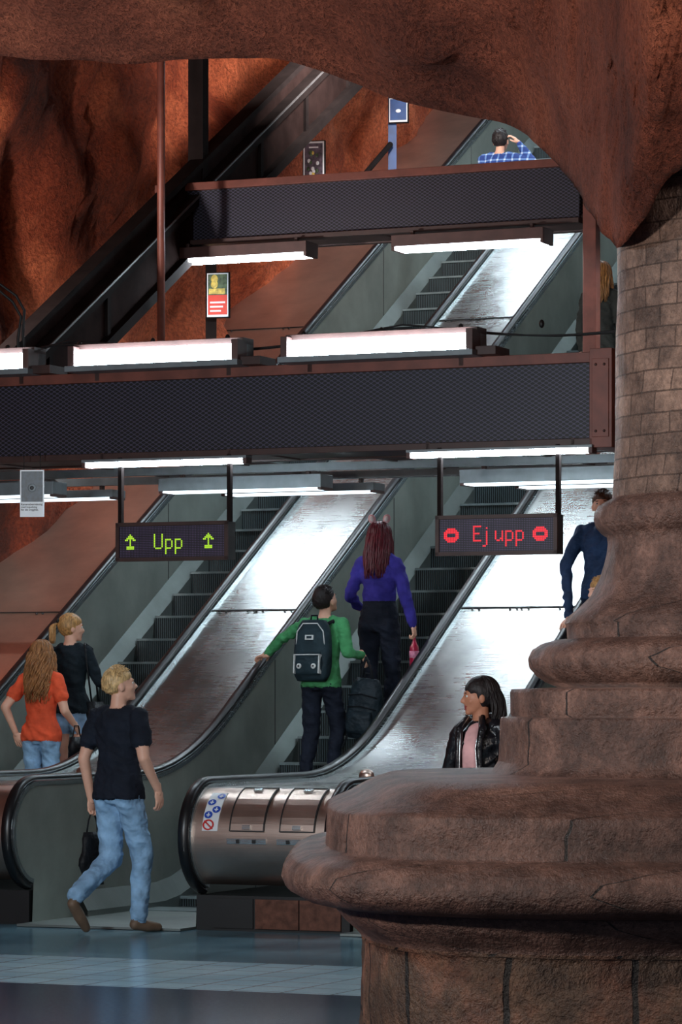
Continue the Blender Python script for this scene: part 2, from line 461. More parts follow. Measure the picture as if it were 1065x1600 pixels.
def vault(u, v):
    t = 0+26*u; a = pi*(1-v); s0 = 1.05; R = 4.45
    s = s0+R*cos(a); z = inc(t)+5.15+2.6*sin(a)
    n = nz((s, t, z), .5, .4)
    return (s-n*cos(a), t, z-n*sin(a))
grid_obj("ceiling_shaft", vault, 90, 40, m_rock_wall)
def spandrel(u, v):
    s, t, z = vault(0, u)
    return (s+(s-1.05)*.25*v, t-.02, z+(9.2-z)*v)
grid_obj("wall_shaft_arch", spandrel, 40, 8, m_rock_wall)
grid_obj("wall_right", lambda u, v: (5.5+nz((9, 26*u, 6*v), .5, .3), 26*u, inc(26*u)-.2+5.5*v), 70, 16, m_rock_wall)
grid_obj("wall_back", lambda u, v: (-4+10*u, 23.3+nz((u*9, 1, v*9), .5, .3), 10+14*v), 20, 20, m_rock_wall)
grid_obj("wall_hall_right", lambda u, v: (5.3+16*u, .4+nz((u*16, 3, v*8), .4, .5)+2*u, -.2+8.5*v), 40, 20, m_rock_wall)
grid_obj("ceiling_hall", lambda u, v: (-16+40*u, -9+9.6*v, 7.4+nz((u*40, v*12, 5), .4, .5)), 60, 20, m_rock_wall)

# front rock canopy
E = [(-1500, 60, 18), (-900, 55, 18), (-400, 75, 18), (-120, 82, 17.9), (0, 86, 17.8), (60, 92, 17.7), (130, 93, 17.6), (200, 99, 17.5), (290, 92, 17.4), (380, 92, 17.3), (450, 97, 17.2), (545, 128, 17), (620, 154, 16.9), (730, 181, 16.7), (800, 198, 16.4), (860, 248, 15.9), (905, 308, 15.2), (940, 358, 14.4), (966, 388, 13.75), (1000, 348, 13.45), (1065, 262, 13.15), (1200, 232, 13.0), (1350, 280, 13.4), (1440, 380, 14.3), (1560, 300, 15), (1800, 150, 16), (2300, 40, 17), (3200, 20, 17)]
pts = [S(*e) for e in E]
def cr(p0, p1, p2, p3, t): return .5*((2*p1)+(p2-p0)*t+(2*p0-5*p1+4*p2-p3)*t*t+(3*p1-p0-3*p2+p3)*t*t*t)
edge = []
for i in range(len(pts)-1):
    p0 = pts[max(i-1, 0)]; p3 = pts[min(i+2, len(pts)-1)]
    n = max(3, int((pts[i+1]-pts[i]).length/.05)); n = min(n, 30)
    for k in range(n): edge.append(cr(p0, pts[i], pts[i+1], p3, k/n))
edge.append(pts[-1])
prof = [(.9, 3.6), (.75, 2.0), (.55, .9), (.35, .35), (.15, .08), (0, 0)]
steps_ = []
q = 0
while q < 17: q += .07 if q < 4 else .5; steps_.append(q)
for q in steps_:
    prof.append((-q, .55*(1-math.exp(-q/1.2))+.22*q if q < 6 else .55+1.32+.02*(q-6)))
vs = []; W = len(prof)
for e in edge:
    for (dy, dz) in prof:
        p = e+Vector((0, dy, dz)); k = min(1, abs(dy)/.5)*.9+.06
        n1 = nz(p, .9, .22); n2 = nz(p+Vector((7, 3, 1)), 3.2, .07)
        p = p+Vector((0, 0, (n1+n2)*k*1.0)); p.y += n2*.6; p.x += n2*.3
        vs.append(p)
fs = [(i*W+j, (i+1)*W+j, (i+1)*W+j+1, i*W+j+1) for i in range(len(edge)-1) for j in range(W-1)]
mb = MB(); mb.add(vs, fs, m_rock_front, True); mb.obj("ceiling_rock_canopy")

# ------------------------------------------------------------------ stone column
PD = 14.0; PXC = 1200.0; pc = S(PXC, HOR, PD); K = F/PD
pr = [(150, 965, 2), (400, 964, 2), (560, 963, 2), (700, 961, 2), (778, 957, 2), (782, 950, 2), (790, 935, 2), (800, 929, 2), (812, 927, 2), (824, 930, 2), (834, 938, 2), (838, 946, 2), (850, 947, 2), (880, 944, 2), (905, 938, 2), (930, 925, 2), (950, 905, 2), (964, 888, 2), (974, 882, 2), (976, 884, 2), (998, 884, 2),
      (1000, 866, 2), (1006, 846, 2), (1016, 832, 2), (1030, 826, 2), (1044, 828, 2), (1056, 838, 2), (1066, 852, 2), (1074, 872, 2), (1077, 800, 2.4), (1082, 797, 2.4), (1116, 798, 2.4), (1119, 800, 2.4), (1121, 785, 2.8), (1126, 783, 2.8), (1190, 782, 2.8), (1206, 772, 3.0), (1212, 610, 4), (1222, 585, 4), (1250, 545, 4), (1264, 522, 4), (1270, 514, 4), (1273, 512, 4), (1300, 511, 4), (1333, 511, 4), (1337, 500, 4),
      (1339, 478, 4), (1350, 458, 4), (1365, 447, 4), (1382, 444, 4), (1400, 452, 4), (1412, 470, 4), (1418, 495, 4), (1421, 520, 4), (1424, 523, 4), (1436, 525, 4), (1450, 534, 4), (1466, 552, 4), (1478, 563, 4), (1482, 562, 4), (1484, 567, 4), (1690, 566, 4), (1700, 566, 4)]
pr2 = []
for a, b in zip(pr[:-1], pr[1:]):
    n = max(1, int((b[0]-a[0])/12))
    for k in range(n): f = k/n; pr2.append(tuple(a[i]+(b[i]-a[i])*f for i in range(3)))
pr2.append(pr[-1])
N = 200; vs = []; uvs = []; fs = []; ms = []
K2 = K*1.09
for (y, xl, ex) in pr2:
    kk = K if y <= 1206 else (K+(K2-K)*min(1, (y-1206)/60))
    z = EYE+(HOR-y)/kk; r = (PXC-xl)/K
    if y > 1685: z = 0
    for k in range(N):
        t = 2*pi*k/N; c_, s_ = cos(t), sin(t)
        rr = r/((abs(c_)**ex+abs(s_)**ex)**(1/ex))
        p = Vector((pc.x+rr*c_, PD+rr*s_, z))
        am = .004 if y < 770 else .010
        n_ = noise.fractal(p*3.0, 1, 2.1, 4)*am*1.5+noise.fractal(p*11.0, 1, 2.1, 3)*am*.6
        p.x += n_*c_; p.y += n_*s_; vs.append(p); uvs.append((t*max(r, .6)*1.0, z+.07))
for i in range(len(pr2)-1):
    y = pr2[i][0]; m = m_shaft if y < 776 else (m_mould if y < 1478 else m_ped)
    for k in range(N): k2 = (k+1) % N; fs.append((i*N+k, (i+1)*N+k, (i+1)*N+k2, i*N+k2)); ms.append(m)
mb = MB(); mb.add(vs, fs, ms, True)
ob = mb.obj("stone_column", None, 0, lambda i: uvs[i])

# ------------------------------------------------------------------ beams
def beam(name, s0, s1, t, z0, z1, depth=.55, post=None, endbox=False):
    mb = MB()
    for tt in (t, t+depth):
        mb.box(s0, s1, tt, tt+.02, z0+.05, z1-.06, m_mesh)
    mb.box(s0-.02, s1+.02, t-.05, t+.03, z1-.07, z1, m_frame); mb.box(s0-.02, s1+.02, t-.07, t+.05, z0, z0+.045, m_framed)
    mb.box(s0-.02, s1+.02, t+depth-.03, t+depth+.05, z1-.07, z1, m_frame); mb.box(s0-.02, s1+.02, t+depth-.03, t+depth+.05, z0, z0+.05, m_framed)
    x = s0
    while x < s1: mb.box(x-.03, x+.03, t, t+depth, z0+.0, z0+.05, m_framed); mb.box(x-.03, x+.03, t, t+depth, z1-.05, z1-.0, m_framed); x += 1.1
    mb.box(s0, s1, t+.02, t+depth, z0+.012, z0+.03, m_framed)
    if endbox:
        mb.box(s1+.0, s1+.16, t-.07, t+depth+.1, z0-.02, z1+.02, m_frame); mb.box(s1+.02, s1+.14, t-.08, t-.06, z0+.05, z1-.05, m_frame)
        for zz in (z0+.09, z1-.09):
            for xx in (s1+.05, s1+.11): mb.prim(ellip((xx, t-.085, zz), (.01, .008, .01), 8, 4), m_framed)
    if post:
        for (x, za, zb) in post: mb.box(x-.06, x+.06, t-.08, t+.04, za, zb, m_frame); mb.box(x-.075, x+.075, t-.095, t+.055, zb-.03, zb, m_framed)
    return mb.obj(name, ME, .004)
beam("cross_beam", -3.0, 3.86, 1.25, 3.30, 3.93, .6, None, True)
beam("cross_beam", -2.45, 1.62, 7.3, 5.70, 6.27, .5, [(1.74, 3.5, 6.05)], False)
mb = MB(); mb.box(1.6, 5.3, 7.35, 7.5, 5.7, 5.78, m_framed); mb.box(1.8, 5.3, 7.35, 7.5, 4.35, 4.42, m_framed); mb.obj("cross_rail", ME, .004)

# ------------------------------------------------------------------ lamps
def lamp_top(s0, s1, t=1.1, z=3.97):
    mb = MB()
    mb.box(s0-.05, s1+.05, t+.02, t+.20, z+.115, z+.16, m_framed)
    mb.box(s0-.05, s1+.05, t+.08, t+.2, z, z+.12, m_house)
    mb.box(s0-.06, s1+.06, t-.10, t+.2, z-.045, z-.005, m_house)
    mb.box(s0, s1, t-.06, t+.07, z, z+.11, m_tubel)
    for x in (s0-.05, s1): mb.box(x, x+.05, t-.07, t+.2, z-.01, z+.14, m_housed)
    mb.box(s1+.04, s1+.2, t-.02, t+.25, z-.04, z+.02, m_framed)
    for x in (s0+.1, s1-.1): mb.box(x-.02, x+.02, t+.1, t+.2, z-.1, z+.02, m_framed)
    return mb.obj("fluorescent_lamp", ME, .003)
for a, b in ((-1.75, -.42), (.0, 1.25), (1.68, 3.02)): lamp_top(a, b)
def lamp_under(s0, s1, t, z, w=.07, house=.06, mt=None, hm=None, hz=.035):
    mt = mt or m_tube; hm = hm or m_house; mb = MB()
    mb.box(s0-.03, s1+.03, t-w-.015, t+w+.015, z+hz, z+hz+house, hm)
    mb.box(s0, s1, t-w, t+w, z, z+hz, mt)
    for x in (s0-.03, s1): mb.box(x, x+.03, t-w-.01, t+w+.01, z-.005, z+hz+.01, m_housed)
    for x in (s0+.12, s1-.12): mb.box(x-.015, x+.015, t-.02, t+.02, z+hz+house, z+hz+house+.05, m_framed)
    return mb.obj("fluorescent_lamp", ME, .003)
lamp_under(.03, 1.28, 1.2, 3.245, .04, .02); lamp_under(2.56, 3.86, 1.2, 3.245, .04, .02)
for sl, sr in (LB, LC, LD):
    lamp_under(sl+.03, sr-.05, 2.5, 3.13, .10, .10, m_tubeb, None, .012)
    lamp_under(sl+.1, sr-.03, 3.45, 3.16, .10, .06, m_tubeb, None, .012)
mb = MB()
for s in (-2.9, -1.5, -.44, .7, 1.9, 3.1, 4.4): mb.box(s-.02, s+.02, 1.85, 3.7, 3.32, 3.37, m_framed)
for t in (2.5, 3.45): mb.box(-3.0, 5.2, t-.03, t+.03, 3.27, 3.33, m_house)
mb.obj("lamp_support_frame", ME)
for sl, sr in (LB, LC, LD):
    lamp_under(sl, sr, 7.15, 5.52, .12, .10, m_tube, m_housed, .03)
    lamp_under(sl, sr, 13.5, 9.5, .12, .10, m_tube, m_housed, .03)  # unseen row, added to light the upper shaft
    lamp_under(sl, sr, 18.5, 12.4, .12, .10, m_tube, m_housed, .03)  # another unseen row added for light higher up
beam("cross_beam", -3.0, 5.2, 13.6, 9.7, 10.3, .5)
beam("cross_beam", -3.0, 5.2, 18.6, 12.6, 13.2, .5)
# fill lights added to brighten canopy, column, floor and left wall; fixtures invented too
def add_fill(name, loc, target, power, size, col):
    loc = Vector(loc); d = (Vector(target)-loc).normalized(); q = d.to_track_quat('-Z', 'Y').to_matrix().to_4x4()
    M = Matrix.Translation(loc) @ q; mb = MB()
    mb.box(-size*.55, size*.55, -size*.3, size*.3, .02, .12, m_house); mb.box(-size*.08, size*.08, -size*.08, size*.08, .12, .3, m_framed)
    ob = mb.obj(name, M)
    L = bpy.data.lights.new(name+"_lamp", 'AREA'); L.shape = 'RECTANGLE'; L.size = size; L.size_y = size*.5; L.energy = power; L.color = col
    lo = bpy.data.objects.new(name+"_lamp", L); scn.collection.objects.link(lo); lo.parent = ob; lo.matrix_local = Matrix.Identity(4)
WARM = (1, .88, .80); NEU = (1, .95, .92)
add_fill("added_fill_light", (-3.6, 10.0, 2.2), (1.6, 14.5, 5.4), 270, .5, WARM)
add_fill("added_fill_light", (4.6, 8.5, 4.2), (1.9, 14, 2.9), 170, .4, WARM)
add_fill("added_fill_light", (-4.9, 13.0, 3.8), (-1.3, 24, 1.4), 360, .6, (.80, .92, 1))
add_fill("added_fill_light", ME @ Vector((-2.45, 2.6, 4.3)), ME @ Vector((-3.2, 7.6, 6.4)), 190, .2, NEU)
add_fill("added_fill_light", ME @ Vector((-1.0, 9.2, 8.2)), ME @ Vector((-3.1, 13.4, 8.6)), 200, .4, NEU)

# ------------------------------------------------------------------ inclined truss, hangers, cables
mb = MB()
def inc_box(mb, s0, s1, t0, t1, za, zb, m):
    L = lambda t: 4.61+.574*(t-4.2)
    vs = [(s, t, L(t)+z) for s in (s0, s1) for t in (t0, t1) for z in (za, zb)]
    mb.add(vs, [(0, 1, 3, 2), (4, 6, 7, 5), (0, 4, 5, 1), (2, 3, 7, 6), (0, 2, 6, 4), (1, 5, 7, 3)], m)
m_trussw = plain("truss_web_brown", C(40, 28, 26), .95, 0, .3, 5, spec=.05)
inc_box(mb, -2.32, -2.02, 1.9, 17, -.78, -.68, m_truss)
inc_box(mb, -2.26, -2.10, 1.9, 17, -.70, -.28, m_trussw)
inc_box(mb, -2.34, -2.04, 1.9, 17, -.32, -.22, m_truss)
inc_box(mb, -2.24, -2.16, 1.9, 17, -.23, -.07, m_trussw)
inc_box(mb, -2.28, -2.12, 1.9, 17, -.08, -.02, m_truss)
for k in range(14):
    t = 2.4+k*1.05; inc_box(mb, -2.12, -2.07, t, t+.06, -.70, -.30, m_truss)
m_strip = plain("truss_edge_light", C(88, 84, 84), .5, .2)
inc_box(mb, -2.045, -2.03, 1.9, 17, -.245, -.225, m_strip)
m_redstrip = plain("truss_red_line", C(120, 26, 22), .5)
inc_box(mb, -2.36, -2.33, 1.9, 17, -.22, -.19, m_redstrip)
mb.obj("inclined_truss", ME)
mb = MB(); mb.prim(tube([(-1.93, 6.3, 4.3), (-1.93, 6.3, 9.2)], .035, 12), m_frame); mb.obj("hanger_rod", ME)
mb = MB(); mb.box(-2.3, -2.15, 7.6, 7.72, 6.3, 10.4, m_truss); mb.obj("hanger_post", ME)
mb = MB(); mb.box(-2.3, -2.15, 14.4, 14.5, 9.6, 13, m_truss); mb.obj("hanger_post", ME)
mb = MB()
for zz, sag, t in ((4.16, .06, 1.45), (4.20, .09, 1.6)):
    pl = []
    for k in range(41):
        s = -3.0+7.6*k/40; pl.append((s, t, zz+.02*sin(k*.5)-sag*sin((k % 14)/14*pi)))
    mb.prim(tube(pl, .007, 6), m_black)
for k in range(12): mb.prim(ellip((-2.6+.6*k, 1.5, 4.17), (.02, .02, .03), 8, 6), m_black)
mb.obj("power_cable", ME)
mb = MB()
mb.prim(tube([S(-60, 440, 26), S(0, 444, 26), S(25, 462, 26), S(38, 485, 26), S(36, 520, 26), S(40, 600, 26)], .012, 6), m_black)
mb.prim(tube([S(-60, 452, 26), S(0, 455, 26), S(20, 472, 26), S(33, 495, 26), S(28, 530, 26), S(30, 600, 26)], .012, 6), m_black)
mb.obj("hanging_cable")

# ------------------------------------------------------------------ signs
GL = {'U': ["100001"]*8+["011110"], 'p': ["00000"]*3+["11110", "10001", "10001", "10001", "10001", "11110", "10000", "10000", "10000"],
      'E': ["11111", "10000", "10000", "10000", "11110", "10000", "10000", "10000", "11111"],
      'j': ["000", "001", "000", "001", "001", "001", "001", "001", "001", "001", "001", "110"],
      'u': ["00000"]*3+["10001", "10001", "10001", "10001", "10011", "01101"],
      '^': ["0001000", "0011100", "0111110", "1101011", "0001000", "0001000", "0001000", "0111110", "0111110"],
      '-': ["001111100", "011111110", "111111111", "110000011", "110000011", "111111111", "011111110", "001111100"]}
def led_panel():
    n = NT("led_panel_dark"); tc = n.t.nodes.new('ShaderNodeTexCoord')
    sp = n.t.nodes.new('ShaderNodeSeparateXYZ'); n.l(tc.outputs['Object'], sp.inputs[0])
    a = n.math('COSINE', n.math('MULTIPLY', sp.outputs[0], 2*pi/.0122)); b = n.math('COSINE', n.math('MULTIPLY', sp.outputs[2], 2*pi/.0122))
    k = n.math('GREATER_THAN', n.math('ADD', a, b), .9)
    n.l(n.mix(k, C(24, 20, 34), C(110, 90, 130)), n.b.inputs['Base Color']); n.b.inputs['Roughness'].default_value = .5; return n.m
m_led = led_panel()
def led(name, col, st):
    m = emis(name, col, st); m.node_tree.nodes['Principled BSDF'].inputs['Base Color'].default_value = (.02, .02, .02, 1); return m
m_ledg = led("led_green", (.44, .80, .02, 1), 1.05); m_ledr = led("led_red", (1, .015, .035, 1), 1.1)
def sign(sc, items, mled):
    mb = MB(); t = 1.15; w = .44; z = 2.70; h = .135; P = .0122
    mb.box(sc-w, sc+w, t, t+.12, z-h, z+h, m_black)
    for (x0, x1, z0, z1) in ((sc-w-.005, sc+w+.005, z+h-.022, z+h+.004), (sc-w-.005, sc+w+.005, z-h-.004, z-h+.022), (sc-w-.005, sc-w+.022, z-h, z+h), (sc+w-.022, sc+w+.005, z-h, z+h)):
        mb.box(x0, x1, t-.018, t+.002, z0, z1, m_framed)
    mb.box(sc-w+.022, sc+w-.022, t-.003, t+.001, z-h+.022, z+h-.022, m_led)
    for x in (sc-w-.005, sc+w-.02):
        mb.box(x, x+.028, t+.02, t+.06, z+h, 3.31, m_truss)
    for ch, x, z0 in items:
        g = GL[ch]
        for r, row in enumerate(g):
            for c_, b in enumerate(row):
                if b == '1':
                    xx = sc+x+c_*P; zz = z+z0-r*P
                    mb.add([(xx, t-.0045, zz), (xx+P*.86, t-.0045, zz), (xx+P*.86, t-.0045, zz-P*.86), (xx, t-.0045, zz-P*.86)], [(0, 1, 2, 3)], mled)
    mb.obj("led_sign", ME)
sign(.73, [('^', -.375, .055), ('U', -.145, .055), ('p', -.055, .055), ('p', .022, .055), ('^', .245, .055)], m_ledg)
sign(3.20, [('-', -.385, .05), ('E', -.17, .065), ('j', -.10, .065), ('u', -.01, .065), ('p', .065, .065), ('p', .14, .065), ('-', .265, .05)], m_ledr)

m_white = plain("sign_white", C(235, 238, 242), .4, 0, .05); m_ink = plain("sign_ink", C(20, 20, 24), .5)
def text(body, size, mat, M, parent, name, align='LEFT'):
    c = bpy.data.curves.new(name, 'FONT'); c.body = body; c.size = size; c.extrude = .0005; c.align_x = align; c.offset = size*.012
    o = bpy.data.objects.new(name, c); scn.collection.objects.link(o); o.data.materials.append(mat)
    o.parent = parent; o.matrix_parent_inverse = Matrix(); o.matrix_local = M; return o
p0 = S(50, 771, 24.6)
Mn = Matrix.Translation(p0) @ Matrix.Rotation(-TH*.2, 4, 'Z')
mb = MB(); mb.box(-.088, .088, 0, .008, -.17, .17, m_white)
m_photo = plain("notice_picture_dark", C(34, 44, 58), .4, 0, .9, 30)
mb.box(-.078, .078, -.002, 0, -.06, .16, m_photo)
mb.prim(ellip((0, -.003, .04), (.03, .003, .03), 16, 8), m_house); mb.prim(ellip((0, -.006, .04), (.015, .003, .015), 16, 8), m_ink)
for q in (-.06, .06): mb.prim(tube([(q, .004, .17), (q, .004, .30)], .003, 6), m_black)
nob = mb.obj("camera_notice_sign", Mn)
text("Kameraövervakning\nmed inspelning\nför din trygghet.", .0195, m_ink, Matrix.Translation((-.08, -.0015, -.085)) @ Matrix.Rotation(radians(90), 4, 'X'), nob, "notice_text")

def poster(name, px, py, w, h, d, build):
    p = S(px, py, d); M = Matrix.Translation(p) @ Matrix.Rotation(-TH*.5, 4, 'Z')
    mb = MB(); mb.box(-w/2, w/2, 0, .04, -h/2, h/2, m_truss); mb.box(-w/2+.01, w/2-.01, -.004, 0, -h/2+.01, h/2-.01, m_white)
    build(mb, w, h); mb.obj(name, M)
m_pr = plain("poster_red", C(225, 60, 40), .5, 0, .1); m_py = plain("poster_yellow", C(225, 190, 90), .5, 0, .5, 30); m_pd = plain("poster_dark_art", C(80, 66, 80), .5, 0, .9, 22); m_pb = plain("poster_blue", C(40, 74, 130), .5, 0, .2)
m_pg = plain("poster_green", C(70, 90, 60), .5, 0, .8, 30)
def b1(mb, w, h):
    mb.box(-w/2+.02, w/2-.02, -.006, -.004, -h/2+.03, -.0, m_pr); mb.box(-w/2+.02, w/2-.02, -.006, -.004, 0, h/2-.02, m_pg)
    mb.box(-w/2+.03, w/2-.04, -.009, -.006, .01, .06, m_py)
    for z in (.10, .15): mb.prim(ellip((-.03, -.007, z), (.035, .004, .04), 12, 8), m_py)
    for k, z in enumerate((-.07, -.11, -.15)):
        mb.box(-w/2+.04, w/2-.04-.02*k, -.008, -.006, z-.008, z+.008, m_white)
def b2(mb, w, h):
    mb.box(-w/2+.025, w/2-.025, -.006, -.004, -h/2+.03, h/2-.03, m_pd)
    random.seed(4)
    for k in range(14):
        mb.prim(ellip((random.uniform(-.06, .06), -.007, random.uniform(-.16, .1)), (.018, .003, .022), 8, 6), random.choice([m_py, m_pr, m_pg, m_white]))
    mb.box(-.05, .05, -.008, -.006, .13, .145, m_white)
def b3(mb, w, h):
    mb.box(-w/2+.02, w/2-.02, -.006, -.004, -h/2+.03, h/2-.02, m_pb); mb.prim(ellip((0, -.008, -.01), (.03, .003, .02), 12, 6), m_white)
poster("advertising_poster", 340, 461, .225, .43, 32.0, b1)
poster("advertising_poster", 490, 251, .24, .42, 35.5, b2)
poster("advertising_poster", 622, 172, .22, .28, 37.0, b3)
mb = MB(); p = S(326, 470, 32.1); mb.box(p.x-.03, p.x+.07, 32.1, 32.2, p.z-.6, p.z+.4, m_truss); mb.obj("poster_post")
mb = MB(); p = S(612, 210, 37.1); mb.box(p.x-.04, p.x+.05, 37.1, 37.2, p.z-.9, p.z+.5, m_pb)
mb.prim(tube([S(610, 225, 37), S(570, 272, 36.6), S(560, 290, 36.4)], .03, 8), m_truss); mb.obj("sign_post")

# ------------------------------------------------------------------ people
def remesh(parts, vox):
    vs = []; fs = []; lab = []
    for (v, f), l in parts:
        o = len(vs); vs += [tuple(x) for x in v]; fs += [[i+o for i in q] for q in f]; lab += [l]*len(f)
    me = bpy.data.meshes.new('tmp'); me.from_pydata(vs, [], fs); me.update()
    ob = bpy.data.objects.new('tmp', me); scn.collection.objects.link(ob)
    r = ob.modifiers.new('r', 'REMESH'); r.mode = 'VOXEL'; r.voxel_size = vox; r.use_smooth_shade = True
    s = ob.modifiers.new('s', 'SMOOTH'); s.factor = .5; s.iterations = 3
    dg = bpy.context.evaluated_depsgraph_get(); dg.update()
    ev = ob.evaluated_get(dg); m2 = ev.to_mesh()
    V = [v.co.copy() for v in m2.vertices]; Nn = [v.normal.copy() for v in m2.vertices]; Fc = [tuple(p.vertices) for p in m2.polygons]
    ev.to_mesh_clear(); bpy.data.objects.remove(ob)
    bvh = BVHTree.FromPolygons([Vector(v) for v in vs], fs)
    L = []; isc = [0]*len(V)
    for f in Fc:
        c = sum((V[i] for i in f), Vector())/len(f); h = bvh.find_nearest(c); l = lab[h[2]]; L.append(l)
        if l in ('top', 'bot'):
            for i in f: isc[i] = 1 if isc[i] >= 0 else -99
        elif l in ('skin', 'lips', 'shoe'):
            for i in f: isc[i] = -99
    for i, v in enumerate(V):          # cloth folds
        if isc[i] == 1:
            a = 1-abs(noise.noise(Vector((v.x*8, v.y*8, v.z*13+v.x*9)))*2); b = noise.noise(v*22)
            V[i] = v+Nn[i]*(.011*(a-.55)+.003*b)
    return V, Fc, L

def hand_parts(w, d, n, th, curl=.35, sc=1.0, spread=.12):
    d = Vector(d).normalized(); n = Vector(n); n = (n-d*n.dot(d)).normalized()
    s = d.cross(n).normalized()
    if s.dot(Vector(th)) < 0: s = -s
    out = []; w = Vector(w)
    R = Matrix((s, d, n)).transposed()
    out.append(ellip(w+d*.045*sc, (.040*sc, .054*sc, .017*sc), 14, 10, R))
    out.append(rcone(w-d*.03*sc, w+d*.02*sc, .026*sc, .025*sc, 10))
    ln = [.070, .080, .074, .058]
    for i, L in enumerate(ln):
        off = (.030-.020*i)*sc; base = w+d*.085*sc+s*off-d*abs(i-1.2)*.004*sc
        dd = (d+s*(spread*(1-i*.65)*.5)).normalized(); p = base-dd*.02*sc; ax = dd.cross(n).normalized(); P = [p, base]; q = base
        for k, fr in enumerate((.45, .32, .23)):
            ang = curl*(.7+.4*k); dd = (Quaternion(ax, ang) @ dd).normalized()
            q = q+dd*L*fr*sc; P.append(q)
        r = .0088*sc; out.append(tube([P[0], P[1], P[1].lerp(P[2], .5), P[2], P[2].lerp(P[3], .5), P[3], P[4], P[4]+(P[4]-P[3]).normalized()*.005], [r, r*1.05, r*.95, r*1.0, r*.9, r*.92, r*.78, r*.3], 8))
    b = w+d*.02*sc+s*.022*sc+n*.006*sc
    t1 = b+(d*.55+s*.75+n*.25).normalized()*.038*sc; t2 = t1+(d*.85+s*.35+n*.3*(1+curl)).normalized()*.030*sc; t3 = t2+(d*.9+s*.05+n*.5*(curl+.3)).normalized()*.022*sc
    out.append(tube([b, b.lerp(t1, .5), t1, t2, t3], [.013*sc, .0125*sc, .0105*sc, .0098*sc, .005*sc], 8))
    return out

